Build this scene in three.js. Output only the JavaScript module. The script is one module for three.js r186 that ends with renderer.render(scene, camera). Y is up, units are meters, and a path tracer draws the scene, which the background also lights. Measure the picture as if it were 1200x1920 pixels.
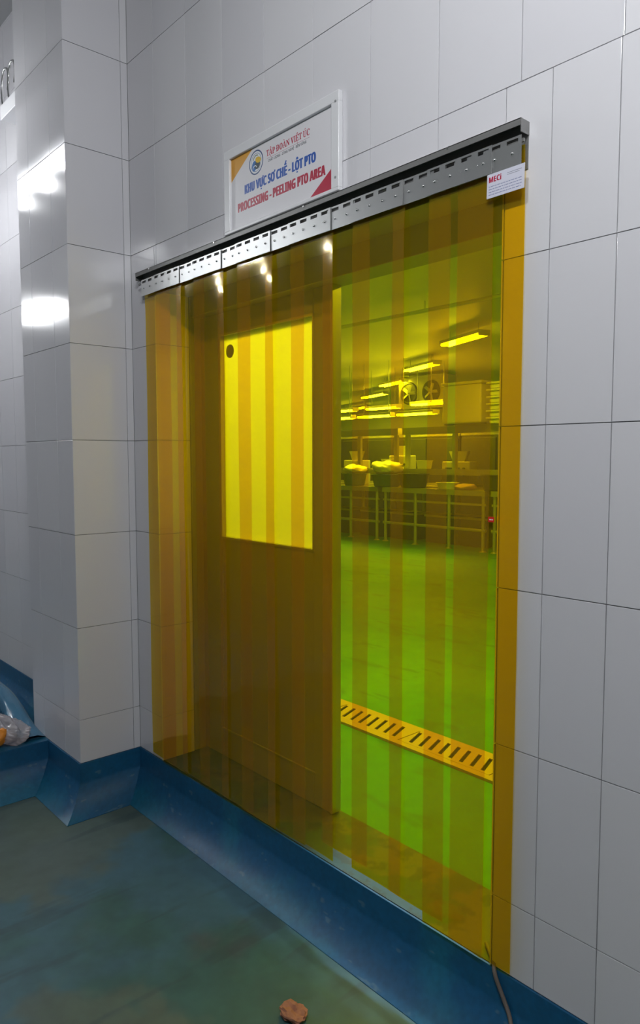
import * as THREE from 'three';
import { mergeGeometries, toCreasedNormals } from 'three/addons/utils/BufferGeometryUtils.js';
import { RoundedBoxGeometry } from 'three/addons/geometries/RoundedBoxGeometry.js';
import { RectAreaLightUniformsLib } from 'three/addons/lights/RectAreaLightUniformsLib.js';

// ---------------------------------------------------------------- camera, lights, exposure
const scene = new THREE.Scene();
scene.background = new THREE.Color(0x000000);
const camera = new THREE.PerspectiveCamera(2 * Math.atan(960 / 1360) * 180 / Math.PI, 1200 / 1920, 0.05, 60);
{
  const right = new THREE.Vector3(0.662, -0.001, -0.749), down = new THREE.Vector3(0.055, -0.997, 0.049), fwd = new THREE.Vector3(-0.747, -0.074, -0.660);
  fwd.normalize(); right.addScaledVector(fwd, -right.dot(fwd)).normalize(); down.crossVectors(fwd, right).normalize();
  camera.matrixAutoUpdate = true;
  camera.position.set(2.962, 1.513, 1.521);
  camera.quaternion.setFromRotationMatrix(new THREE.Matrix4().makeBasis(right, down.clone().negate(), fwd.clone().negate()));
}
scene.add(camera);
const renderer = new THREE.WebGLRenderer({ antialias: true });
renderer.toneMapping = THREE.LinearToneMapping;
renderer.toneMappingExposure = 1.0;
renderer.shadowMap.enabled = true;
RectAreaLightUniformsLib.init();
const HALL_LAMP = 7.0;        // candela of each twin-tube lamp in the tiled hall
const ROOM_LAMP = 48;         // nits of the lamps in the room behind the curtain

// ---------------------------------------------------------------- helpers
let seed = 7;
const rnd = () => { seed = (seed * 1664525 + 1013904223) >>> 0; return seed / 4294967296; };
const taken = {};
function numbered(n) { const k = taken[n] = (taken[n] ?? -1) + 1; return k ? `${n}_${String(k).padStart(3, '0')}` : n; }
const shade = (o) => { o.castShadow = true; o.receiveShadow = true; return o; };
const G = {};
const bx = (w, h, d, x = 0, y = 0, z = 0) => new THREE.BoxGeometry(w, h, d).translate(x, y, z);
const span = (x0, x1, y0, y1, z0, z1) => bx(x1 - x0, y1 - y0, z1 - z0, (x0 + x1) / 2, (y0 + y1) / 2, (z0 + z1) / 2);
const rb = (w, h, d, r, x = 0, y = 0, z = 0, s = 2) => new RoundedBoxGeometry(w, h, d, s, r).translate(x, y, z);
const cyl = (r, h, x = 0, y = 0, z = 0, axis = 'y', n = 14, r2 = r) => {
  const g = new THREE.CylinderGeometry(r2, r, h, n);
  if (axis === 'x') g.rotateZ(Math.PI / 2); if (axis === 'z') g.rotateX(Math.PI / 2);
  return g.translate(x, y, z);
};
const tube = (pts, r, n = 40, m = 8, closed = false) => new THREE.TubeGeometry(new THREE.CatmullRomCurve3(pts.map((p) => new THREE.Vector3(...p)), closed), n, r, m, closed);
const merge = (list) => mergeGeometries(list.map((g) => {
  const h = g.index ? g.toNonIndexed() : g;
  for (const k of Object.keys(h.attributes)) if (!['position', 'normal', 'uv'].includes(k)) h.deleteAttribute(k);
  return h;
}));
function part(name, geo, mat, parent) { const m = shade(new THREE.Mesh(Array.isArray(geo) ? merge(geo) : geo, mat)); m.name = name; parent.add(m); return m; }
function tag(o, label, category, group) { o.userData.label = label; o.userData.category = category; if (group) o.userData.group = group; return o; }
function thing(name, label, category, [x, y, z] = [0, 0, 0], group) {
  const o = new THREE.Group(); o.name = numbered(name); o.position.set(x, y, z); scene.add(o); return tag(o, label, category, group);
}
function solo(name, geo, mat, label, category, group) { const m = part(numbered(name), geo, mat, scene); return tag(m, label, category, group); }
function struct(name, geo, mat, label, category) { const m = part(name, geo, mat, scene); m.userData.kind = 'structure'; return tag(m, label, category); }

// noise
function hash(x, y, s) { let h = (x * 374761393 + y * 668265263 + s * 974711) | 0; h = Math.imul(h ^ (h >>> 13), 1274126177); return ((h ^ (h >>> 16)) >>> 0) / 4294967296; }
function vnoise(x, y, s, per) {
  const xi = Math.floor(x), yi = Math.floor(y), fx = x - xi, fy = y - yi, u = fx * fx * (3 - 2 * fx), v = fy * fy * (3 - 2 * fy);
  const w = (a) => ((a % per) + per) % per, a = hash(w(xi), w(yi), s), b = hash(w(xi + 1), w(yi), s), c = hash(w(xi), w(yi + 1), s), d = hash(w(xi + 1), w(yi + 1), s);
  return a + (b - a) * u + (c - a) * v + (a - b - c + d) * u * v;
}
function fbm(x, y, s, per, oct) { let t = 0, a = 0.5, n = 0; for (let i = 0; i < oct; i++) { t += a * vnoise(x, y, s + i, per); n += a; x *= 2; y *= 2; per *= 2; a *= 0.55; } return t / n; }
const sstep = (a, b, x) => { const t = Math.min(1, Math.max(0, (x - a) / (b - a))); return t * t * (3 - 2 * t); };
const mixc = (a, b, t) => [a[0] + (b[0] - a[0]) * t, a[1] + (b[1] - a[1]) * t, a[2] + (b[2] - a[2]) * t];
function texture(n, f, srgb = true, rep = 1) {
  const d = new Uint8Array(n * n * 4), enc = (c) => Math.round(255 * Math.min(1, Math.max(0, srgb ? (c <= 0.0031308 ? 12.92 * c : 1.055 * c ** (1 / 2.4) - 0.055) : c)));
  for (let j = 0; j < n; j++) for (let i = 0; i < n; i++) { const c = f(i / n, j / n), k = (j * n + i) * 4; d[k] = enc(c[0]); d[k + 1] = enc(c[1]); d[k + 2] = enc(c[2]); d[k + 3] = 255; }
  const t = new THREE.DataTexture(d, n, n); t.wrapS = t.wrapT = THREE.RepeatWrapping; t.magFilter = THREE.LinearFilter; t.minFilter = THREE.LinearMipmapLinearFilter; t.generateMipmaps = true;
  if (srgb) t.colorSpace = THREE.SRGBColorSpace; t.repeat.set(rep, rep); t.needsUpdate = true; return t;
}
function planarUV(g, f) { const p = g.attributes.position, uv = new Float32Array(p.count * 2); for (let i = 0; i < p.count; i++) { const [u, v] = f(p.getX(i), p.getY(i), p.getZ(i)); uv[2 * i] = u; uv[2 * i + 1] = v; } g.setAttribute('uv', new THREE.BufferAttribute(uv, 2)); return g; }

// ---------------------------------------------------------------- materials
const lin = (r, g, b) => new THREE.Color().setRGB(r, g, b);
const std = (c, roughness = 0.5, metalness = 0, more = {}) => new THREE.MeshStandardMaterial({ color: Array.isArray(c) ? lin(...c) : c, roughness, metalness, ...more });
const phys = (c, more) => new THREE.MeshPhysicalMaterial({ color: Array.isArray(c) ? lin(...c) : c, ...more });
const bumpFine = texture(256, (u, v) => { const n = fbm(u * 8, v * 8, 31, 8, 4); return [n, n, n]; }, false);
const M = {};
M.tile = [0, 1, 2, 3].map((k) => std([0.71 + 0.012 * k, 0.70 + 0.012 * k, 0.735 + 0.01 * k], 0.10));
M.grout = std([0.26, 0.265, 0.27], 0.9);
M.plaster = std([0.24, 0.24, 0.25], 0.85);
M.ceiling = std([0.45, 0.45, 0.46], 0.85);
const dirtTex = texture(1024, (u, v) => {       // outside floor: worn blue-green paint with cement film, earth and drag marks; 3 m a side
  const a = fbm(u * 4, v * 4, 3, 4, 6), b = fbm(u * 7 + 0.3, v * 7, 17, 7, 5), c = fbm(u * 60, v * 60, 41, 60, 3), s = fbm(u * 40, v * 5, 55, 40, 4);
  let k = [0.045, 0.115, 0.15];
  k = mixc(k, [0.035, 0.10, 0.095], sstep(0.42, 0.62, b));
  k = mixc(k, [0.09, 0.115, 0.085], 0.7 * sstep(0.56, 0.63, a));
  k = mixc(k, [0.08, 0.08, 0.085], 0.6 * sstep(0.58, 0.68, 1 - a + 0.12 * (b - 0.5)));
  k = mixc(k, [0.03, 0.06, 0.065], 0.5 * sstep(0.58, 0.7, s));
  const g = 0.8 + 0.4 * c; return [k[0] * g, k[1] * g, k[2] * g];
});
M.hallFloor = std([1, 1, 1], 0.5, 0, { map: dirtTex, bumpMap: bumpFine, bumpScale: 0.002 });
const curbTex = texture(512, (u, v) => {        // blue coating with scuffs and earth
  const a = fbm(u * 4, v * 4, 5, 4, 5), b = fbm(u * 18, v * 50, 23, 18, 3), c = fbm(u * 80, v * 80, 47, 80, 2);
  let k = [0.005, 0.080, 0.180];
  k = mixc(k, [0.008, 0.115, 0.20], sstep(0.45, 0.7, a));
  k = mixc(k, [0.10, 0.17, 0.22], 0.5 * sstep(0.74, 0.84, b));
  const g = 0.85 + 0.3 * c; return [k[0] * g, k[1] * g, k[2] * g];
});
M.curb = std([1, 1, 1], 0.42, 0, { map: curbTex, bumpMap: bumpFine, bumpScale: 0.0015 });
const greenTex = texture(512, (u, v) => {
  const a = fbm(u * 4, v * 4, 9, 4, 5), b = fbm(u * 10, v * 30, 29, 10, 4), c = fbm(u * 60, v * 60, 43, 60, 2);
  let k = mixc([0.035, 0.27, 0.035], [0.065, 0.32, 0.045], sstep(0.35, 0.65, a));
  k = mixc(k, [0.03, 0.18, 0.025], 0.7 * sstep(0.60, 0.72, b)); const g = 0.9 + 0.2 * c; return [k[0] * g, k[1] * g, k[2] * g];
});
M.greenFloor = std([1, 1, 1], 0.62, 0, { map: greenTex });
const sillTex = texture(512, (u, v) => {
  const a = fbm(u * 5, v * 5, 13, 5, 6), b = fbm(u * 16, v * 16, 37, 16, 4);
  let k = mixc([0.10, 0.105, 0.07], [0.04, 0.085, 0.10], sstep(0.45, 0.58, a)); k = mixc(k, [0.04, 0.05, 0.035], 0.75 * sstep(0.55, 0.66, b)); return k;
});
M.sill = std([1, 1, 1], 0.6, 0, { map: sillTex });
M.pvc = phys([0.995, 0.84, 0.06], { transmission: 0.95, specularIntensity: 0.75, roughness: 0.08, thickness: 0, ior: 1.5, side: THREE.DoubleSide });
M.steel = std([0.50, 0.51, 0.52], 0.34, 0.95);
M.galv = std([0.62, 0.63, 0.63], 0.36, 0.9);
M.railDark = std([0.27, 0.27, 0.265], 0.5, 0.6);
M.rivet = std([0.75, 0.75, 0.74], 0.25, 1);
M.leaf = std([0.40, 0.39, 0.36], 0.42, 0.25);
M.leafTrim = std([0.52, 0.51, 0.48], 0.32, 0.6);
M.frosted = phys([0.93, 0.94, 0.92], { transmission: 0.85, roughness: 0.95, thickness: 0 });
M.white = std([0.78, 0.78, 0.80], 0.45);
M.whiteGloss = std([0.80, 0.80, 0.82], 0.22);
M.dark = std([0.035, 0.04, 0.04], 0.6);
M.darkGreen = std([0.03, 0.10, 0.06], 0.6);
M.tableSteel = std([0.42, 0.43, 0.42], 0.38, 0.35);
M.cabinet = std([0.03, 0.034, 0.03], 0.5);
M.grey = std([0.30, 0.31, 0.31], 0.55);
M.yellowGrate = std([0.50, 0.36, 0.15], 0.55);
M.hole = std([0.02, 0.02, 0.015], 0.9);
M.tubeHall = std([1, 1, 1], 0.4, 0, { emissive: lin(0.95, 0.98, 1), emissiveIntensity: 7 });
M.tubeRoom = std([1, 1, 1], 0.4, 0, { emissive: lin(0.9, 1, 0.92), emissiveIntensity: 30 });
M.cable = std([0.16, 0.13, 0.11], 0.6);
M.bluePlastic = std([0.05, 0.17, 0.28], 0.22);
M.clearPlastic = phys([0.80, 0.74, 0.75], { transmission: 0.72, roughness: 0.22, thickness: 0 });
M.orange = std([0.75, 0.26, 0.02], 0.5);
M.scrap = std([0.34, 0.15, 0.09], 0.85);

// ---------------------------------------------------------------- tiles
// A tile faces +z with its front at z = 0: bevelled edges, 18 triangles.
function tileGeo(w, h) {
  const key = `${w.toFixed(3)}_${h.toFixed(3)}`; if (G[key]) return G[key];
  const b = 0.0006, c = 0.0002, t = 0.004, X = w / 2, Y = h / 2, q = [];
  const F = [[-X + b, -Y + b, 0], [X - b, -Y + b, 0], [X - b, Y - b, 0], [-X + b, Y - b, 0]], E2 = [[-X, -Y, -c], [X, -Y, -c], [X, Y, -c], [-X, Y, -c]], B = E2.map(([x, y]) => [x, y, -t]);
  q.push([F[0], F[1], F[2], F[3]]);
  for (let i = 0; i < 4; i++) { const j = (i + 1) % 4; q.push([E2[i], E2[j], F[j], F[i]], [B[i], B[j], E2[j], E2[i]]); }
  const pos = []; for (const [a, k, d, e] of q) pos.push(...a, ...k, ...d, ...a, ...d, ...e);
  const g = new THREE.BufferGeometry(); g.setAttribute('position', new THREE.Float32BufferAttribute(pos, 3)); g.computeVertexNormals();
  g.setAttribute('uv', new THREE.Float32BufferAttribute(new Float32Array(pos.length / 3 * 2), 2));
  return G[key] = g;
}
const GAP = 0.0022;
// lays one tile between a0..a1 (along the face) and y0..y1; put(a, y) gives its place, turn its rotation about y
function layTile(parent, a0, a1, y0, y1, put, turn) {
  const w = a1 - a0 - GAP, h = y1 - y0 - GAP; if (w < 0.006 || h < 0.006) return;
  const m = part('tile', tileGeo(w, h), M.tile[Math.floor(rnd() * 4)], parent);
  m.position.set(...put((a0 + a1) / 2, (y0 + y1) / 2));
  m.rotation.set((rnd() - 0.5) * 0.0035, turn + (rnd() - 0.5) * 0.0035, 0, 'YXZ');
}
const ROWS = []; for (let k = -2; k <= 8; k++) ROWS.push(3.59 - 0.4 * k);       // joint heights, top down: 4.39 ... 0.39
const TOP = 4.0, CURB = 0.20, BEND = 0.11, TW = 0.2474, J0 = 0.2205;
const OX0 = 0.205, OX1 = 1.912, OY1 = 2.205;                                     // the doorway
const rowBands = []; for (let k = 0; k < ROWS.length; k++) { const y1 = Math.min(ROWS[k], TOP), y0 = Math.max(ROWS[k + 1] ?? CURB, CURB); if (y1 - y0 > 0.01) rowBands.push([y0, y1]); }

// ---------------------------------------------------------------- the setting: tiled hall
const wallMain = struct('wall_main', [span(-9, OX0, 0, TOP, -0.16, -0.004), span(OX1, 6, 0, TOP, -0.16, -0.004), span(OX0, OX1, OY1, TOP, -0.16, -0.004), span(OX0, OX1, 0, CURB - 0.002, -0.16, -0.004)],
  M.grout, 'white tiled wall with the curtained doorway', 'wall');
{
  const put = (a, y) => [a, y, 0];
  for (const [y0, y1] of rowBands) {
    // right of and above the doorway
    const upper = y0 > 2.3, xs = [];
    const cut = (x0, x1) => { const a = [x0]; for (let j = -14; j < 14; j++) { const x = J0 + TW * j; if (x > x0 + 0.01 && x < x1 - 0.01) a.push(x); } a.push(x1); return a; };
    let list;
    if (upper) list = [cut(0, 3.2)];
    else if (y1 > OY1) list = null;
    else list = [[0, OX0], [OX1, 2.035, 2.195, ...[1, 2, 3, 4].map((k) => 2.195 + TW * k)]];
    if (list) for (const a of list) for (let i = 0; i + 1 < a.length; i++) layTile(wallMain, a[i], a[i + 1], y0, y1, put, 0);
    else {                                                       // the row that the doorway's head cuts into
      for (const a of [[0, OX0], [OX1, 2.035, 2.195, ...[1, 2, 3, 4].map((k) => 2.195 + TW * k)]]) for (let i = 0; i + 1 < a.length; i++) layTile(wallMain, a[i], a[i + 1], y0, y1, put, 0);
      const a = cut(OX0, OX1); for (let i = 0; i + 1 < a.length; i++) layTile(wallMain, a[i], a[i + 1], OY1, y1, put, 0);
    }
    // left of the pillar
    const l = cut(-3.2, -0.545); for (let i = 0; i + 1 < l.length; i++) layTile(wallMain, l[i], l[i + 1], y0, y1, put, 0);
    // the doorway's left and right reveals
    if (y0 < OY1) { layTile(wallMain, -0.158, 0.004, y0, Math.min(y1, OY1), (a, y) => [OX0 + 0.004, y, a], Math.PI / 2); layTile(wallMain, -0.158, 0.004, y0, Math.min(y1, OY1), (a, y) => [OX1 - 0.004, y, a], -Math.PI / 2); }
  }
}
const pillar = struct('wall_pillar', [span(-0.541, -0.004, 0, TOP, -0.004, 0.278)], M.grout, 'white tiled pillar standing out of the wall left of the doorway', 'pillar');
for (const [y0, y1] of rowBands) {
  for (const [a, b] of [[-0.545, -0.408], [-0.408, -0.16], [-0.16, 0]]) layTile(pillar, a, b, y0, y1, (x, y) => [x, y, 0.282], 0);
  for (const [a, b] of [[0, 0.032], [0.032, 0.282]]) layTile(pillar, a, b, y0, y1, (z, y) => [0, y, z], Math.PI / 2);
  layTile(pillar, 0, 0.282, y0, y1, (z, y) => [-0.545, y, z], -Math.PI / 2);
}
struct('floor', planarUV(span(-9, 6, -0.15, 0, -0.004, 6), (x, y, z) => [x / 3 + 0.23, z / 3 + 0.41]), M.hallFloor, 'worn blue-green painted hall floor with earth and cement stains', 'floor');
struct('ceiling', [span(-9, 6, TOP, TOP + 0.15, -0.2, 6.15)], M.ceiling, 'plain pale hall ceiling', 'ceiling');
struct('wall_back', [span(-9, 6, 0, TOP, 6, 6.15)], M.plaster, 'plain wall of the hall facing the doorway', 'wall');
struct('wall_right', [span(6, 6.15, 0, TOP, -0.16, 6.15)], M.plaster, 'plain end wall of the hall beyond the doorway', 'wall');
struct('wall_left', [span(-9.15, -9, 0, TOP, -0.16, 6.15)], M.plaster, 'plain far end wall of the hall behind the pillar', 'wall');

// blue coved skirting: vertical face, then a slope down to the floor; swept along a path in plan
function skirting(path, out = 0.006, reach = 0.105) {
  // path: [x, z, nx, nz] with the outward offset direction already mitred
  const prof = [[0, CURB], [out, CURB], [out + 0.001, CURB - 0.004], [out + 0.002, BEND + 0.012], [out + 0.006, BEND], [out + reach * 0.35, 0.062], [out + reach * 0.75, 0.018], [out + reach, 0.002], [out + reach, -0.02]];
  const pos = [], uv = [], idx = []; let run = 0;
  path.forEach(([x, z, nx, nz], i) => {
    if (i) run += Math.hypot(x - path[i - 1][0], z - path[i - 1][1]);
    let up = 0; prof.forEach(([d, y], k) => { if (k) up += Math.hypot(d - prof[k - 1][0], y - prof[k - 1][1]); pos.push(x + nx * d, y, z + nz * d); uv.push(run, up); });
  });
  const n = prof.length; for (let i = 0; i + 1 < path.length; i++) for (let k = 0; k + 1 < n; k++) { const a = i * n + k, b = a + n; idx.push(a, a + 1, b, b, a + 1, b + 1); }
  let g = new THREE.BufferGeometry(); g.setAttribute('position', new THREE.Float32BufferAttribute(pos, 3)); g.setAttribute('uv', new THREE.Float32BufferAttribute(uv, 2)); g.setIndex(idx);
  return toCreasedNormals(g.toNonIndexed(), 0.5);
}
struct('baseboard_main', skirting([[0, 0, 1, 1], [1, 0, 0, 1], [2, 0, 0, 1], [3.2, 0, 0, 1], [6, 0, 0, 1]]), M.curb, 'blue coated skirting under the doorway, coved into the floor', 'skirting');
struct('baseboard_pillar', skirting([[-0.36, 0.282, 0, 1], [0, 0.282, 1, 1], [0, 0, 1, 1]]), M.curb, 'blue coated skirting round the foot of the pillar', 'skirting');
struct('baseboard_left', skirting([[-6, 0, 0, 1], [-0.545, 0, 0, 1]]), M.curb, 'blue coated skirting on the wall beyond the pillar', 'skirting');

// ---------------------------------------------------------------- the setting: room behind the curtain
const FY = 0.20, CY = 3.12;
struct('floor_inner', planarUV(span(-17, 6, 0.02, FY, -16, -0.27), (x, y, z) => [x / 2.6, z / 2.6]), M.greenFloor, 'glossy green painted floor seen through the yellow curtain', 'floor');
struct('floor_threshold', planarUV(span(OX0 - 0.2, OX1 + 0.2, 0.0, FY, -0.27, -0.004), (x, y, z) => [x / 0.9, z / 0.9]), M.sill, 'stained cement threshold of the doorway', 'threshold');
struct('ceiling_inner', [span(-17, 6, CY, CY + 0.1, -16, -0.16)], M.white, 'white ceiling of the room behind the curtain', 'ceiling');
struct('wall_inner_back', [span(-17, 6, 0, CY, -16.15, -16)], M.white, 'white far wall of the room behind the curtain', 'wall');
struct('wall_inner_left', [span(-17.15, -17, 0, CY, -16.15, -0.16)], M.white, 'white side wall of the room behind the curtain', 'wall');
struct('wall_inner_right', [span(6, 6.15, 0, CY, -16.15, -0.16)], M.white, 'white near side wall of the room behind the curtain', 'wall');

// ---------------------------------------------------------------- sliding door leaf behind the wall
{
  const d = new THREE.Group(); d.name = 'door_1'; d.userData.kind = 'structure'; tag(d, 'grey metal sliding door leaf with a tall frosted pane, drawn half across the doorway', 'door');
  scene.add(d); d.position.set(0.655, FY + 0.006, -0.24);
  const X0 = -0.47, X1 = 0.395, Y0 = 0, Y1 = 1.915, wx0 = -0.30, wx1 = 0.30, wy0 = 0.967, wy1 = 1.824;
  part('stile', rb(wx0 - X0, Y1, 0.04, 0.004, (X0 + wx0) / 2, Y1 / 2, 0), M.leaf, d);
  part('stile', rb(X1 - wx1, Y1, 0.04, 0.004, (X1 + wx1) / 2, Y1 / 2, 0), M.leaf, d);
  part('top_rail', rb(wx1 - wx0, Y1 - wy1, 0.04, 0.003, 0, (Y1 + wy1) / 2, 0), M.leaf, d);
  part('lower_panel', rb(wx1 - wx0, wy0 - 0.125, 0.034, 0.003, 0, (wy0 + 0.125) / 2, 0), M.leaf, d);
  part('kick_plate', rb(wx1 - wx0, 0.125, 0.04, 0.003, 0, 0.0625, 0), M.leaf, d);
  part('kick_strip', rb(wx1 - wx0 + 0.02, 0.008, 0.006, 0.002, 0, 0.125, 0.021), M.leafTrim, d);
  const fr = part('glazing_bead', [bx(0.61, 0.008, 0.044, 0, wy0, 0), bx(0.61, 0.008, 0.044, 0, wy1, 0), bx(0.008, wy1 - wy0, 0.044, wx0, (wy0 + wy1) / 2, 0), bx(0.008, wy1 - wy0, 0.044, wx1, (wy0 + wy1) / 2, 0)], M.leafTrim, d);
  part('pane', bx(wx1 - wx0, wy1 - wy0, 0.004, 0, (wy0 + wy1) / 2, 0), M.frosted, d);
  part('sticker', cyl(0.028, 0.002, wx0 + 0.05, wy1 - 0.07, 0.004, 'z', 24), M.leaf, d).userData.label = 'round dark sticker in the corner of the pane';
  part('edge_strip', rb(0.012, Y1, 0.046, 0.003, X1 + 0.003, Y1 / 2, 0), M.leafTrim, d);
}
// steel lining of the doorway: left post and head
struct('trim_1', [rb(0.045, OY1 - FY, 0.10, 0.004, OX0 + 0.0 - 0.0225, (OY1 + FY) / 2, -0.213)], M.leaf, 'grey steel door post at the left reveal', 'door frame');
struct('trim_2', [rb(2.2, 0.14, 0.11, 0.004, 0.95, 2.19, -0.225)], M.leaf, 'grey steel door head and slide track over the doorway', 'door frame');

// ---------------------------------------------------------------- curtain rail and strips
const RX0 = 0.105, RX1 = 1.976, RT = 2.290;
{
  const r = thing('curtain_rail', 'dark grey steel hanging rail fixed above the doorway', 'rail', [RX0, 2.18, 0]);
  const L = RX1 - RX0, T = RT - 2.18;
  part('back_plate', bx(L, 0.105, 0.002, L / 2, T - 0.0525, 0.002), M.railDark, r);
  part('hood', [bx(L, 0.002, 0.034, L / 2, T, 0.018), bx(L, 0.016, 0.002, L / 2, T - 0.007, 0.034)], M.railDark, r);
  part('hanging_bar', bx(L, 0.008, 0.005, L / 2, T - 0.044, 0.0195), M.railDark, r);
  for (const x of [0, L]) part('end_cap', bx(0.002, 0.030, 0.033, x, T - 0.015, 0.0175), M.railDark, r);
  for (const x of [0.12, 0.6, 1.1, 1.66]) part('screw', cyl(0.003, 0.003, x, T - 0.003, 0.0355, 'z', 10), M.rivet, r);
}
const stripX = [0.140, 0.250, 0.395, 0.540, 0.685, 0.829, 0.974, 1.123, 1.265, 1.410, 1.555, 1.695, 1.780];
const stripB = [0.222, 0.223, 0.224, 0.224, 0.222, 0.221, 0.220, 0.232, 0.272, 0.250, 0.241, 0.217, 0.214];
const HT = 2.238;                                                       // strips reach up between the plates
function stripGeo(w, h, side, ph) {
  const NX = 12, NY = 40, th = 0.002, P = [], grid = (off) => {
    const pos = [], uv = [], idx = [];
    for (let j = 0; j <= NY; j++) for (let i = 0; i <= NX; i++) {
      const t = i / NX, y = h * j / NY, e = (2 * t - 1), fall = Math.exp(-(h - y) / 0.22);
      const clampTop = sstep(h, h - 0.14, y);
      const curl = side * e * e * (0.0024 + 0.0042 * fall) * clampTop;
      const wave = 0.0012 * Math.sin(y * 3.1 + ph) * clampTop + 0.0008 * Math.sin(y * 7.3 + ph * 2 + 2 * t) * clampTop;
      pos.push(t * w, y, curl + wave + off); uv.push(t * w, y);
    }
    const n = NX + 1; for (let j = 0; j < NY; j++) for (let i = 0; i < NX; i++) { const a = j * n + i; if (off > 0) idx.push(a, a + 1, a + n, a + 1, a + n + 1, a + n); else idx.push(a, a + n, a + 1, a + 1, a + n, a + n + 1); }
    const g = new THREE.BufferGeometry(); g.setAttribute('position', new THREE.Float32BufferAttribute(pos, 3)); g.setAttribute('uv', new THREE.Float32BufferAttribute(uv, 2)); g.setIndex(idx); g.computeVertexNormals(); P.push(pos); return g;
  };
  const f = grid(th / 2), b = grid(-th / 2), n = NX + 1, e = [];
  const at = (p, j, i) => p.slice((j * n + i) * 3, (j * n + i) * 3 + 3), quad = (a, c, d, g) => e.push(...a, ...c, ...d, ...a, ...d, ...g);
  for (let j = 0; j < NY; j++) { quad(at(P[1], j, 0), at(P[0], j, 0), at(P[0], j + 1, 0), at(P[1], j + 1, 0)); quad(at(P[0], j, NX), at(P[1], j, NX), at(P[1], j + 1, NX), at(P[0], j + 1, NX)); }
  for (let i = 0; i < NX; i++) { quad(at(P[1], 0, i), at(P[1], 0, i + 1), at(P[0], 0, i + 1), at(P[0], 0, i)); quad(at(P[0], NY, i), at(P[0], NY, i + 1), at(P[1], NY, i + 1), at(P[1], NY, i)); }
  const eg = new THREE.BufferGeometry(); eg.setAttribute('position', new THREE.Float32BufferAttribute(e, 3)); eg.computeVertexNormals(); eg.setAttribute('uv', new THREE.Float32BufferAttribute(new Float32Array(e.length / 3 * 2), 2));
  return merge([f, b, eg]);
}
function plateGeo(w, h) {                                              // steel plate with a row of slots near its top edge
  const key = `plate${w.toFixed(3)}`; if (G[key]) return G[key];
  const s = new THREE.Shape(); s.moveTo(0, 0); s.lineTo(w, 0); s.lineTo(w, h); s.lineTo(0, h); s.closePath();
  const n = Math.round(w / 0.05);
  for (let k = 0; k < n; k++) { const x = (k + 0.5) * w / n, p = new THREE.Path(), a = 0.0155; p.moveTo(x - a, h - 0.0145); p.lineTo(x - a, h - 0.0050); p.lineTo(x + a, h - 0.0050); p.lineTo(x + a, h - 0.0145); p.closePath(); s.holes.push(p); }
  return G[key] = new THREE.ExtrudeGeometry(s, { depth: 0.0012, bevelEnabled: false });
}
const rivetGeo = new THREE.SphereGeometry(0.0034, 10, 6, 0, Math.PI * 2, 0, Math.PI / 2).rotateX(Math.PI / 2);
stripX.forEach((x, i) => {
  const side = i % 2 ? 1 : -1, w = i === stripX.length - 1 ? 0.194 : 0.2, z = side > 0 ? 0.0178 : 0.0128, y = stripB[i];
  const nth = ['first', 'second', 'third', 'fourth', 'fifth', 'sixth', 'seventh', 'eighth', 'ninth', 'tenth', 'eleventh', 'twelfth'][i];
  const before = i < 3 ? ', before the left reveal' : i < 7 ? ', before the frosted pane' : i === 8 ? ', ending highest above the skirting' : ', before the green floor';
  const label = i === 12 ? 'yellow plastic curtain strip at the end of the rail, under the white name card' : `yellow see-through curtain strip, ${nth} from the tiled pillar${before}`;
  const g = thing('curtain_strip', label, 'curtain strip', [x, y, z], 'overlapping yellow curtain strips in the doorway');
  part('sheet', stripGeo(w, HT - y, side, i * 1.7), M.pvc, g);
  const ph = 0.066, pz = (side > 0 ? 0.0295 : 0.0262) - z, p = part('hanger_plate', plateGeo(w, ph), [M.galv, M.railDark], g);
  p.position.set(0, 2.190 - y, pz); p.rotation.set((rnd() - 0.5) * 0.016, (rnd() - 0.5) * 0.006, 0);
  const n = Math.round(w / 0.05);
  for (let k = 0; k < n; k++) part('rivet', rivetGeo, M.rivet, p).position.set((k + 0.5) * w / n, 0.030, 0.0015);
});

// ---------------------------------------------------------------- printed things
function canvasTexture(w, h, draw) { const c = document.createElement('canvas'); c.width = w; c.height = h; draw(c.getContext('2d'), w, h); const t = new THREE.CanvasTexture(c); t.colorSpace = THREE.SRGBColorSpace; t.anisotropy = 8; return t; }
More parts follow.
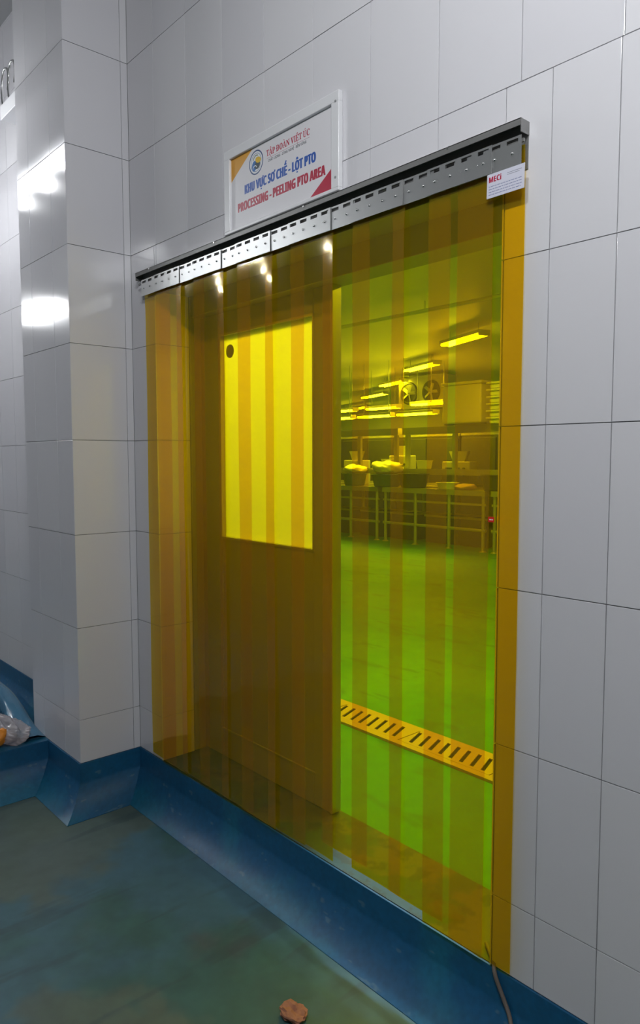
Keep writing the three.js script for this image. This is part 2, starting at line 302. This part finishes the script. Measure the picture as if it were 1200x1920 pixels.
// text squeezed to a width; marks that the font lacks are drawn as strokes over or under the plain letter
function fit(c, text, x, y, width, size, font, color) {
  c.save(); c.font = font.replace('SIZE', size + 'px'); c.fillStyle = color; c.strokeStyle = color; c.textBaseline = 'alphabetic'; c.lineWidth = size * 0.075; c.lineJoin = 'round';
  const cells = []; for (const ch of text) { const d = ch.normalize('NFD'); cells.push([d[0], d.slice(1)]); }
  const total = cells.reduce((t, [b]) => t + c.measureText(b).width, 0); c.translate(x, y); c.scale(width / total, 1);
  let px = 0; const cap = size * 0.73, line = (p) => { c.beginPath(); p.forEach(([a, b], i) => (i ? c.lineTo(a, b) : c.moveTo(a, b))); c.stroke(); };
  for (const [b, marks] of cells) {
    const w = c.measureText(b).width, m = px + w / 2, e = size * 0.13; let top = -cap - size * 0.06;
    c.fillText(b, px, 0);
    if (b === 'Đ' || b === 'D' && false) line([[px, -cap / 2], [m, -cap / 2]]);
    for (const k of marks) {
      if (k === '\u0302') { line([[m - e, top], [m, top - e], [m + e, top]]); top -= e * 0.9; }
      if (k === '\u0301') line([[m + e * 0.1, top - e * 0.2], [m + e, top - e * 1.3]]);
      if (k === '\u0300') line([[m - e * 0.1, top - e * 0.2], [m - e, top - e * 1.3]]);
      if (k === '\u0303') line([[m - e, top - e * 0.3], [m - e * 0.4, top - e * 0.8], [m + e * 0.4, top - e * 0.3], [m + e, top - e * 0.8]]);
      if (k === '\u0323') { c.beginPath(); c.arc(m, size * 0.14, size * 0.055, 0, 7); c.fill(); }
      if (k === '\u031b') line([[px + w * 0.86, -cap * 0.92], [px + w * 1.0, -cap * 0.98], [px + w * 1.0, -cap * 1.12]]);
    }
    px += w;
  }
  c.restore();
}
const bold = (c, t, x, y, w, size, color) => { for (const d of [-6, -3, 0, 3, 6]) fit(c, t, x + d, y, w, size, 'bold SIZE sans-serif', color); };
const signTex = canvasTexture(1600, 760, (c, W, H) => {
  c.fillStyle = '#e2e0e4'; c.fillRect(0, 0, W, H);
  c.fillStyle = '#d99a1c'; c.beginPath(); c.moveTo(0, 0); c.lineTo(390, 0); c.lineTo(0, 245); c.fill();
  c.fillStyle = '#b2203f'; c.beginPath(); c.moveTo(W, H); c.lineTo(W, 545); c.lineTo(1255, H); c.fill();
  // round emblem
  const ex = 440, ey = 162; c.fillStyle = '#e4e6ea'; c.beginPath(); c.ellipse(ex, ey, 112, 116, 0, 0, 7); c.fill();
  c.lineWidth = 13; c.strokeStyle = '#33507f'; c.stroke(); c.lineWidth = 4; c.beginPath(); c.ellipse(ex, ey, 86, 90, 0, 0, 7); c.stroke();
  c.fillStyle = '#2f6fb4'; c.beginPath(); c.ellipse(ex - 30, ey + 30, 42, 52, 0.2, 0, 7); c.fill();
  c.fillStyle = '#3c4a4e'; c.beginPath(); c.ellipse(ex + 22, ey + 28, 48, 42, -0.5, 0, 7); c.fill();
  c.fillStyle = '#e0b71f'; c.beginPath(); c.ellipse(ex + 34, ey - 18, 48, 30, 0.3, 0, 7); c.fill();
  c.strokeStyle = '#5a6a35'; c.lineWidth = 9; c.beginPath(); c.arc(ex + 5, ey - 14, 56, 3.4, 5.2); c.stroke();
  c.strokeStyle = '#eef2f6'; c.lineWidth = 8; c.beginPath(); c.arc(ex - 22, ey + 62, 34, 3.3, 6.0); c.stroke();
  for (const d of [-1, 1]) fit(c, 'TẬP ĐOÀN VIỆT ÚC', 612 + d, 158, 665, 84, 'bold SIZE serif', '#b4233f');
  c.fillStyle = '#b98a98'; c.fillRect(620, 178, 655, 4);
  fit(c, 'CHẤT LƯỢNG - CÔNG NGHỆ - BỀN VỮNG', 640, 220, 590, 36, 'bold SIZE sans-serif', '#3a3b44');
  bold(c, 'KHU VỰC SƠ CHẾ - LỘT PTO', 234, 430, 1130, 130, '#2456ae');
  bold(c, 'PROCESSING - PEELING PTO AREA', 112, 591, 1380, 130, '#b2203f');
});
{
  const s = thing('area_sign', 'white framed sign with blue and red lettering above the curtain rail', 'sign', [1.04, 2.31, 0]);
  const x0 = -0.258, x1 = 0.272, y0 = 0.003, y1 = 0.250, fw = 0.034, d = 0.018;
  const print = part('printed_panel', new THREE.PlaneGeometry(x1 - x0, y1 - y0).translate((x0 + x1) / 2, (y0 + y1) / 2, 0.0095), std(0xffffff, 0.35, 0, { map: signTex }), s); print.userData.label = 'printed face with yellow and red corners';
  part('backing', bx(x1 - x0 + 0.01, y1 - y0 + 0.01, 0.008, (x0 + x1) / 2, (y0 + y1) / 2, 0.005), M.white, s);
  part('frame_bar', rb(x1 - x0 + 2 * fw, 0.032, d, 0.003, (x0 + x1) / 2, y1 + 0.014, d / 2 + 0.001), M.whiteGloss, s);
  part('frame_bar', rb(x1 - x0 + 2 * fw, 0.012, d, 0.003, (x0 + x1) / 2, y0 - 0.004, d / 2 + 0.001), M.whiteGloss, s);
  for (const x of [x0 - fw / 2, x1 + fw / 2]) part('frame_bar', rb(fw, y1 - y0, d, 0.003, x, (y0 + y1) / 2, d / 2 + 0.001), M.whiteGloss, s);
  for (const y of [y0 + 0.03, y1 - 0.0]) part('screw', cyl(0.0035, 0.002, x1 + fw * 0.6, y, d + 0.0015, 'z', 10), M.grey, s);
}
const cardTex = canvasTexture(768, 420, (c, W, H) => {
  c.fillStyle = '#d6d6e4'; c.fillRect(0, 0, W, H);
  fit(c, 'MECi', 30, 150, 270, 135, 'bold SIZE sans-serif', '#b01c3c'); fit(c, 'MECi', 36, 150, 270, 135, 'bold SIZE sans-serif', '#b01c3c');
  c.fillStyle = '#8d8f9d'; for (const [x, y, w] of [[420, 70, 290], [420, 100, 250]]) c.fillRect(x, y, w, 10);
  c.fillStyle = '#7d82a6'; for (let k = 0; k < 4; k++) { let x = 40; const y = 215 + k * 48; while (x < W - 70) { const w = 18 + hash(k, x, 3) * 60; c.fillRect(x, y, Math.min(w, W - 50 - x), 12); x += w + 12; } }
});
{
  const c = thing('name_card', 'small white printed name card taped under the end of the rail', 'card', [1.936, 2.130, 0.0335]);
  part('card_print', new THREE.PlaneGeometry(0.103, 0.056).translate(0, 0.030, 0.0008), std(0xffffff, 0.3, 0, { map: cardTex }), c);
  part('card_body', bx(0.103, 0.056, 0.001, 0, 0.030, 0), M.white, c); c.rotation.x = -0.02;
}
{
  const t = canvasTexture(128, 96, (c) => { c.fillStyle = '#dc2a18'; c.fillRect(0, 0, 128, 96); c.fillStyle = '#fff'; for (const [x, w] of [[26, 14], [46, 22], [74, 12], [92, 14]]) c.fillRect(x, 40, w, 20); });
  const c = thing('red_tag', 'tiny red tag with white marks stuck on a curtain strip', 'tag', [1.905, 1.355, 0.0235]);
  part('tag_print', new THREE.PlaneGeometry(0.017, 0.013).translate(0, 0.0065, 0.0006), std(0xffffff, 0.4, 0, { map: t }), c); part('tag_body', bx(0.017, 0.013, 0.0008, 0, 0.0065, 0), std(0xdc2a18, 0.4), c);
}

// ---------------------------------------------------------------- hall lamps (above and beside the view)
function hallLamp(x, y, z, turn, label, k = 1, len = 1.2) {
  const o = thing('batten_lamp', label, 'lamp', [x, y, z]); o.rotation.y = turn;
  part('housing', rb(len, 0.05, 0.12, 0.008, 0, 0.055, 0), M.white, o);
  for (const s of [-0.04, 0.04]) part('lamp_tube', cyl(0.013, len - 0.06, 0, 0.012, s, 'x', 12), M.tubeHall, o);
  for (const s of [-1, 1]) { part('end_cap', rb(0.03, 0.05, 0.12, 0.006, s * (len / 2 - 0.015), 0.02, 0), M.white, o); part('hanging_rod', cyl(0.004, TOP - y - 0.08, s * len * 0.35, (TOP - y - 0.08) / 2 + 0.08, 0, 'y', 8), M.steel, o); }
  for (const s of [-1, 0, 1]) { const l = new THREE.PointLight(lin(0.96, 0.98, 1), HALL_LAMP * k / 3, 0, 2); l.position.set(s * len / 3, -0.03, 0); l.castShadow = true; l.shadow.radius = 2; o.add(l); }
}
hallLamp(2.85, 3.2, 1.45, 0, 'twin tube lamp hanging over the hall in front of the doorway', 1.36);
hallLamp(-1.36, 3.14, 0.70, 0, 'twin tube lamp hanging near the wall beyond the pillar', 0.27);
hallLamp(-3.35, 3.3, 2.2, 0, 'twin tube lamp hanging over the middle of the hall, end to end with another', 0.22);
hallLamp(-2.1, 3.3, 2.2, 0, 'twin tube lamp hanging end to end with the middle lamp, nearer the pillar', 0.22);
hallLamp(-5.9, 3.3, 2.4, 0, 'twin tube lamp hanging farthest down the hall', 1.0);

// ---------------------------------------------------------------- lamps behind the curtain
function roomLamp(name, x, y, z, turn, len, label, group, k = 1, rods = 0) {
  const o = thing(name, label, 'lamp', [x, y, z], group); o.rotation.y = turn;
  part('housing', rb(len, 0.04, 0.16, 0.006, 0, 0.045, 0), M.white, o);
  for (const s of [-0.05, 0.05]) part('lamp_tube', cyl(0.014, len - 0.05, 0, 0.008, s, 'x', 10), M.tubeRoom, o);
  for (const s of [-1, 1]) { part('end_cap', rb(0.025, 0.04, 0.15, 0.005, s * (len / 2 - 0.0125), 0.016, 0), M.white, o); part('hanging_rod', cyl(0.005, CY - y - 0.06, s * len * 0.36, (CY - y - 0.06) / 2 + 0.065, 0, 'y', 6), M.steel, o); }
  const l = new THREE.RectAreaLight(lin(0.84, 1, 0.90), ROOM_LAMP * k, len, 0.14); l.position.set(0, -0.012, 0); l.rotation.x = -Math.PI / 2; o.add(l);
}
const ceilLamps = [[-2.66, -5.81, 0.93], [-4.78, -7.49, 1.05], [-6.84, -9.05, 1.05], [-9.0, -10.75, 1.3], [-12.6, -13.6, 2.2]];
ceilLamps.forEach(([x, z, len], i) => roomLamp('ceiling_lamp', x, 2.95, z, -0.375, len, `twin tube ceiling lamp behind the curtain, ${['nearest of', 'second in', 'third in', 'fourth in', 'farthest of'][i]} the receding row`, 'ceiling lamps behind the curtain', 1));
for (const [x, z, k, where] of [[0.45, -1.25, 2.7, 'close behind the grey door'], [2.4, -2.2, 0.9, 'beyond the open half of the doorway'], [-3.6, -2.2, 1.0, 'deep behind the grey door']]) roomLamp('ceiling_lamp', x, 2.95, z, 0, 1.2, `twin tube ceiling lamp over the green floor ${where}`, 'ceiling lamps over the green floor', k);
[[-6.55, 2.20, -7.32], [-5.62, 2.20, -7.32], [-4.72, 2.20, -7.32], [-7.3, 2.40, -8.1], [-6.2, 2.40, -8.1], [-5.1, 2.42, -8.1]].forEach(([x, y, z], i) =>
  roomLamp('work_lamp', x, y, z, 0, 0.8, `low hung twin tube work lamp, ${['end one', 'middle one', 'inner one'][i % 3]} of the ${i < 3 ? 'front row over the tables' : 'rear row over the cabinets'}`, 'work lamps over the tables', 0.6));

// ---------------------------------------------------------------- floor drain with grating
{
  const g = thing('drain_channel', 'yellowed slotted drain cover crossing the green floor', 'drain', [-0.3, FY, -0.995]);
  const X0 = -4, X1 = 3.6;
  part('channel_frame', [bx(X1 - X0, 0.012, 0.035, (X0 + X1) / 2, 0.006, -0.0975), bx(X1 - X0, 0.012, 0.035, (X0 + X1) / 2, 0.006, 0.0975)], M.yellowGrate, g);
  part('channel_bed', bx(X1 - X0, 0.002, 0.17, (X0 + X1) / 2, 0.001, 0), M.hole, g);
  // cover plates with slanted slots
  const cover = (() => {
    const L = 0.5, s = new THREE.Shape(); s.moveTo(0, -0.08); s.lineTo(L, -0.08); s.lineTo(L, 0.08); s.lineTo(0, 0.08); s.closePath();
    for (let k = 0; k < 8; k++) { const x = 0.035 + k * 0.057, p = new THREE.Path(), a = 0.010, b = 0.062, sl = -0.022; p.moveTo(x - a - sl, -b); p.lineTo(x - a + sl, b); p.lineTo(x + a + sl, b); p.lineTo(x + a - sl, -b); p.closePath(); s.holes.push(p); }
    return new THREE.ExtrudeGeometry(s, { depth: 0.006, bevelEnabled: false }).rotateX(-Math.PI / 2);
  })();
  for (let x = X0; x < X1 - 0.4; x += 0.505) part('grate_plate', cover, M.yellowGrate, g).position.set(x, 0.006, (rnd() - 0.5) * 0.004);
}
// ceiling pipe
solo('ceiling_pipe', [cyl(0.02, 9, -3, 3.02, -4.3, 'x', 12), ...[-6, -4, -2, 0].map((x) => cyl(0.006, 0.1, x, 3.07, -4.3))], M.whiteGloss, 'thin bright pipe running under the ceiling behind the curtain', 'pipe');

// ---------------------------------------------------------------- steel tables and goods far behind the curtain
function steelTable(x, label) {
  const t = thing('steel_table', label, 'table', [x, FY, -7.3], 'steel work tables behind the curtain'); const L = 1.95, D = 1.0;
  part('table_top', [bx(L, 0.075, D, 0, 0.82, 0), bx(L, 0.05, 0.02, 0, 0.88, -D / 2)], M.tableSteel, t);
  for (const lx of [-0.93, -0.31, 0.33, 0.93]) for (const lz of [-0.46, 0.46]) { const l = part('leg', cyl(0.025, 0.78, lx, 0.40, lz), M.tableSteel, t); part('foot', cyl(0.055, 0.02, lx, 0.012, lz, 'y', 12, 0.03), M.galv, l); }
  part('bottom_rail', [cyl(0.022, L, 0, 0.30, 0.46, 'x'), cyl(0.022, L, 0, 0.30, -0.46, 'x')], M.tableSteel, t);
  part('middle_rail', [bx(L, 0.03, 0.03, 0, 0.66, 0.46)], M.tableSteel, t);
  for (const lx of [-0.9, 0.05, 0.9]) part('upright', bx(0.07, 0.95, 0.05, lx, 1.32, -0.02), M.tableSteel, t);
  part('rear_shelf', bx(L, 0.03, 0.35, 0, 1.12, -0.1), M.tableSteel, t); part('shelf_lip', bx(L, 0.09, 0.015, 0, 1.10, 0.08), M.tableSteel, t);
  part('top_beam', bx(L, 0.11, 0.10, 0, 1.74, -0.02), M.tableSteel, t);
}
steelTable(-6.05, 'long steel work table with a raised shelf, behind the door edge');
steelTable(-4.0, 'long steel work table with a raised shelf, under the white tank');
steelTable(-1.95, 'long steel work table with a raised shelf, beside the ribbed stack');
for (let k = 0; k < 5; k++) {
  const c = thing('storage_cabinet', `dark grey storage cabinet behind the steel tables, ${['first', 'second', 'third', 'fourth', 'fifth'][k]} from the door edge`, 'cabinet', [-8.0 + k * 1.42, FY, -8.35], 'cabinets behind the tables');
  part('carcass', rb(1.38, 1.62, 0.5, 0.01, 0, 0.87, 0), M.dark, c); part('plinth', bx(1.3, 0.06, 0.44, 0, 0.03, 0), M.grey, c); part('top_board', rb(1.40, 0.05, 0.52, 0.008, 0, 1.70, 0), M.grey, c);
  for (const x of [-0.345, 0.345]) { const d = part('door', rb(0.67, 1.54, 0.02, 0.006, x, 0.87, 0.262), M.cabinet, c); part('handle', rb(0.02, 0.2, 0.03, 0.006, x - Math.sign(x) * 0.28, 0.95, 0.285), M.steel, d); }
}
function bin(x, y, z, r, h, mat, label) {
  const pts = [[0, 0], [r * 0.78, 0], [r * 0.84, h * 0.1], [r, h * 0.92], [r * 1.08, h * 0.94], [r * 1.08, h], [r * 0.98, h], [r * 0.8, h * 0.08], [0, h * 0.06]].map(([a, b]) => new THREE.Vector2(a, b));
  const m = solo('tub', new THREE.LatheGeometry(pts, 20), mat, label, 'tub'); m.position.set(x, y, z); return m;
}
function sack(x, y, z, w, h, mat, label, s) {
  const g = new THREE.SphereGeometry(0.5, 24, 16), p = g.attributes.position;
  for (let i = 0; i < p.count; i++) { const X = p.getX(i), Y = p.getY(i), Z = p.getZ(i), n = fbm(X * 5 + s, Y * 5 + Z * 4, 61, 64, 3) - 0.5; p.setXYZ(i, X * w * (1 + n * 0.7), (Math.max(Y, -0.42) + 0.42) * h * (1 + n * 0.5), Z * w * 0.8 * (1 + n * 0.7)); }
  g.computeVertexNormals(); const m = solo('sack', g, mat, label, 'sack'); m.position.set(x, y, z); return m;
}
const TT = FY + 0.858, SH = FY + 1.136;
function machine(x, w, h, label) {
  const m = thing('peeling_machine', label, 'machine', [x, TT, -7.69], 'machines on the steel tables');
  part('housing', rb(w, h, 0.20, 0.02, 0, h / 2, 0), M.grey, m); part('hopper', new THREE.CylinderGeometry(w * 0.42, w * 0.26, 0.16, 4).rotateY(Math.PI / 4).scale(1, 1, 0.36).translate(0, h + 0.08, 0), M.tableSteel, m);
  part('control_panel', rb(w * 0.5, 0.12, 0.015, 0.005, -w * 0.1, h * 0.62, 0.106), M.dark, m); for (const k of [-1, 1]) part('knob', cyl(0.02, 0.02, w * 0.3, h * 0.6 + k * 0.05, 0.108, 'z', 12), M.dark, m);
}
machine(-6.45, 0.5, 0.42, 'grey peeling machine with a square hopper, hidden most by the door edge');
machine(-5.35, 0.45, 0.50, 'tall grey peeling machine with a square hopper behind the sacks');
machine(-4.15, 0.55, 0.40, 'wide grey peeling machine with a square hopper behind the white basin');
machine(-3.15, 0.45, 0.46, 'grey peeling machine with a square hopper under the white tank');
bin(-5.75, TT, -6.95, 0.20, 0.20, M.darkGreen, 'dark green tub under a pale sack, on the steel table by the door edge');
sack(-5.72, TT + 0.20, -6.95, 0.42, 0.16, M.white, 'pale crumpled sack lying on the dark green tub by the door edge', 1);
bin(-5.02, TT, -6.95, 0.24, 0.20, M.darkGreen, 'wide dark green tub under the large white sack');
sack(-5.0, TT + 0.20, -6.95, 0.52, 0.24, M.white, 'large white sack slumped over the wide dark green tub', 2);
bin(-4.45, TT, -6.95, 0.23, 0.22, M.dark, 'black tub on the steel table under the white tank');
bin(-3.75, TT, -6.90, 0.16, 0.10, M.white, 'shallow white basin at the edge of the steel table');
sack(-3.45, TT, -6.92, 0.36, 0.10, std([0.75, 0.5, 0.3], 0.6), 'low tan bundle next to the shallow white basin', 3);
bin(-5.4, SH, -7.40, 0.12, 0.16, M.white, 'white pail on the raised shelf above the sacks');
bin(-4.62, SH, -7.40, 0.13, 0.14, M.white, 'white bowl on the raised shelf left of the white tank');
bin(-2.95, TT, -6.95, 0.2, 0.22, M.dark, 'black tub on the steel table beside the ribbed stack');
[[-6.4, 0.5], [-5.55, 0.55], [-4.9, 0.45], [-4.1, 0.6], [-3.5, 0.45], [-2.6, 0.6]].forEach(([x, w], i) => {
  const k = thing('dark_crate', `dark plastic crate under the steel tables, ${['first', 'second', 'third', 'fourth', 'fifth', 'sixth'][i]} from the door edge`, 'crate', [x, FY, -7.45], 'dark crates under the tables');
  part('body', [bx(w, 0.02, 0.5, 0, 0.02, 0), bx(w, 0.4, 0.02, 0, 0.21, 0.25), bx(w, 0.4, 0.02, 0, 0.21, -0.25), bx(0.02, 0.4, 0.5, w / 2, 0.21, 0), bx(0.02, 0.4, 0.5, -w / 2, 0.21, 0)], M.dark, k);
  part('rim', [bx(w + 0.05, 0.03, 0.025, 0, 0.42, 0.26), bx(w + 0.05, 0.03, 0.025, 0, 0.42, -0.26), bx(0.025, 0.03, 0.5, w / 2 + 0.01, 0.42, 0), bx(0.025, 0.03, 0.5, -w / 2 - 0.01, 0.42, 0)], M.grey, k);
});
{ // white tank standing on the beam of the middle table
  const t = thing('white_tank', 'white boxy tank standing on the beam of the steel table', 'tank', [-3.66, FY + 1.797, -7.32]);
  part('body', rb(0.70, 0.56, 0.5, 0.03, 0, 0.30, 0), M.whiteGloss, t); part('lid', rb(0.74, 0.04, 0.54, 0.012, 0, 0.60, 0), M.white, t);
  part('bracket', [bx(0.72, 0.03, 0.06, 0, 0.012, 0.15), bx(0.72, 0.03, 0.06, 0, 0.012, -0.15)], M.steel, t);
}
{ // stack of white trays, ribbed
  for (let k = 0; k < 6; k++) {
    const t = thing('white_tray', `shallow white tray beside the white tank, ${['lowest', 'second', 'third', 'fourth', 'fifth', 'topmost'][k]} of its stack`, 'tray', [-2.98, FY + 1.797 + k * 0.098, -7.32], 'stacked white trays beside the tank');
    part('body', rb(0.42, 0.06, 0.42, 0.012, 0, 0.032, 0), M.white, t); part('rim', rb(0.50, 0.03, 0.50, 0.012, 0, 0.078, 0), M.whiteGloss, t);
  }
}
{ // evaporator with two fans on the far side
  const e = thing('cooling_unit', 'grey ceiling cooling unit with two round fans', 'cooler', [-6.1, 2.42, -9.2]);
  part('casing', rb(1.1, 0.62, 0.4, 0.02, 0, 0.33, 0), M.grey, e);
  for (const x of [-0.27, 0.27]) {
    const f = part('fan_ring', new THREE.TorusGeometry(0.19, 0.025, 8, 28).translate(x, 0.32, 0.205), M.dark, e);
    part('fan_well', cyl(0.18, 0.02, x, 0.32, 0.202, 'z', 24), M.dark, f);
    const blades = []; for (let k = 0; k < 5; k++) blades.push(bx(0.15, 0.055, 0.006, 0.085, 0, 0).rotateX(0.5).rotateZ(k * 1.2566).translate(x, 0.32, 0.225));
    part('fan_blades', blades, M.grey, f);
  }
  for (const x of [-0.45, 0.45]) part('hanger', cyl(0.008, 0.1, x, 0.66, 0), M.steel, e);
}

// ---------------------------------------------------------------- things beside the pillar
{ // low blue kerb running out from the pillar
  struct('trim_3', skirting([[-0.36, 1.6, 1, 0], [-0.36, 0.282, 1, 0]]), M.curb, 'blue coated side of the raised kerb beside the pillar', 'kerb');
  struct('trim_4', planarUV(span(-1.5, -0.36, 0.0, CURB, 0.282, 1.6), (x, y, z) => [x, z + y]), M.curb, 'raised blue kerb beside the pillar', 'kerb');
}
{
  const pts = [[-1.75, 0.23, 0.20], [-1.25, 0.245, 0.27], [-0.95, 0.25, 0.29], [-0.72, 0.238, 0.315], [-0.52, 0.222, 0.33], [-0.40, 0.212, 0.335]];
  const c = new THREE.CatmullRomCurve3(pts.map((p) => new THREE.Vector3(...p))), g = new THREE.TubeGeometry(c, 60, 0.05, 18), p = g.attributes.position;
  for (let i = 0; i < p.count; i++) { const x = p.getX(i), y = p.getY(i), z = p.getZ(i), n = fbm(x * 9 + 20, z * 22 + y * 30 + 20, 77, 64, 3) - 0.5, taper = sstep(-0.38, -0.8, x); p.setXYZ(i, x, Math.max(0.203, 0.203 + (y - 0.203) * (0.25 + 0.75 * taper) + n * 0.022), z + n * 0.02); }
  g.computeVertexNormals();
  solo('plastic_sheet', g, M.bluePlastic, 'rolled glossy blue plastic sheet lying on the kerb against the pillar', 'plastic sheet');
}
{
  const g = new THREE.SphereGeometry(0.5, 48, 32), p = g.attributes.position;
  for (let i = 0; i < p.count; i++) { const X = p.getX(i), Y = p.getY(i), Z = p.getZ(i), n = fbm(X * 4 + 9, Y * 4 + Z * 6 + 9, 81, 64, 4) - 0.5, s = 1 + n * 0.7; p.setXYZ(i, X * 0.34 * s, (Math.max(Y, -0.32) + 0.32) * 0.11 * s, Z * 0.17 * s); }
  g.computeVertexNormals();
  const b = solo('plastic_bag', g, M.clearPlastic, 'crumpled clear plastic bag on the raised kerb by the pillar', 'bag'); b.position.set(-0.53, 0.203, 0.45); b.rotation.y = 0.25;
  const o = new THREE.SphereGeometry(0.5, 24, 16), q = o.attributes.position;
  for (let i = 0; i < q.count; i++) { const n = fbm(q.getX(i) * 5 + 3, q.getY(i) * 5 + q.getZ(i) * 3 + 3, 83, 64, 3) - 0.5; q.setXYZ(i, q.getX(i) * 0.09 * (1 + n * 0.6), (q.getY(i) + 0.5) * 0.085 * (1 + n * 0.5), q.getZ(i) * 0.085 * (1 + n * 0.6)); }
  o.computeVertexNormals(); solo('orange_bundle', o, M.orange, 'orange bundle lying in front of the clear plastic bag', 'bundle').position.set(-0.425, 0.203, 0.495);
}
{ // high white shelf behind the pillar with wire loops on it
  const s = thing('wall_shelf', 'white shelf high on the wall behind the pillar', 'shelf', [-0.975, 3.224, 0]);
  part('board', rb(0.425, 0.028, 0.2, 0.003, 0.2125, 0.014, 0.1005), M.whiteGloss, s); part('front_lip', rb(0.425, 0.07, 0.012, 0.003, 0.2125, 0.035, 0.2), M.whiteGloss, s); part('bracket', [bx(0.02, 0.004, 0.18, 0.3, -0.003, 0.1)], M.galv, s);
  const loop = (x, label) => { const w = solo('wire_hook', tube([[0, 0, 0], [-0.05, 0.05, 0], [-0.055, 0.13, 0], [-0.02, 0.20, 0.0], [0.03, 0.19, 0.0], [0.045, 0.13, 0], [0.03, 0.09, 0]], 0.006, 50, 8), M.rivet, label, 'hook', 'wire hooks on the high shelf'); w.position.set(x, 3.262, 0.19); };
  loop(-0.93, 'bent bright wire hook at the outer end of the high white shelf'); loop(-0.835, 'bent bright wire hook on the high white shelf, next to the pillar');
}
// cable over the skirting and paper scrap on the floor
solo('cable', tube([[1.86, 0.207, -0.05], [1.905, 0.208, -0.012], [1.922, 0.2065, 0.004], [1.932, 0.192, 0.0135], [1.958, 0.145, 0.0145], [1.985, 0.108, 0.022], [2.02, 0.066, 0.058], [2.07, 0.020, 0.115], [2.14, 0.0065, 0.20], [2.35, 0.006, 0.45], [2.6, 0.006, 0.8]], 0.0055, 90, 8), M.cable, 'thin brown cable coming from under the curtain down the blue skirting', 'cable');
{
  const g = new THREE.IcosahedronGeometry(0.5, 4), p = g.attributes.position;
  for (let i = 0; i < p.count; i++) { const X = p.getX(i), Y = p.getY(i), Z = p.getZ(i), n = fbm(X * 4 + 5, Y * 4 + Z * 5 + 5, 91, 64, 4) - 0.5; p.setXYZ(i, X * 0.085 * (1 + n), (Y + 0.5) * 0.028 * (1 + n), Z * 0.06 * (1 + n)); }
  g.computeVertexNormals(); solo('paper_scrap', g, M.scrap, 'crumpled reddish brown scrap lying on the hall floor', 'scrap').position.set(1.52, 0.001, 0.345);
}
renderer.render(scene, camera);
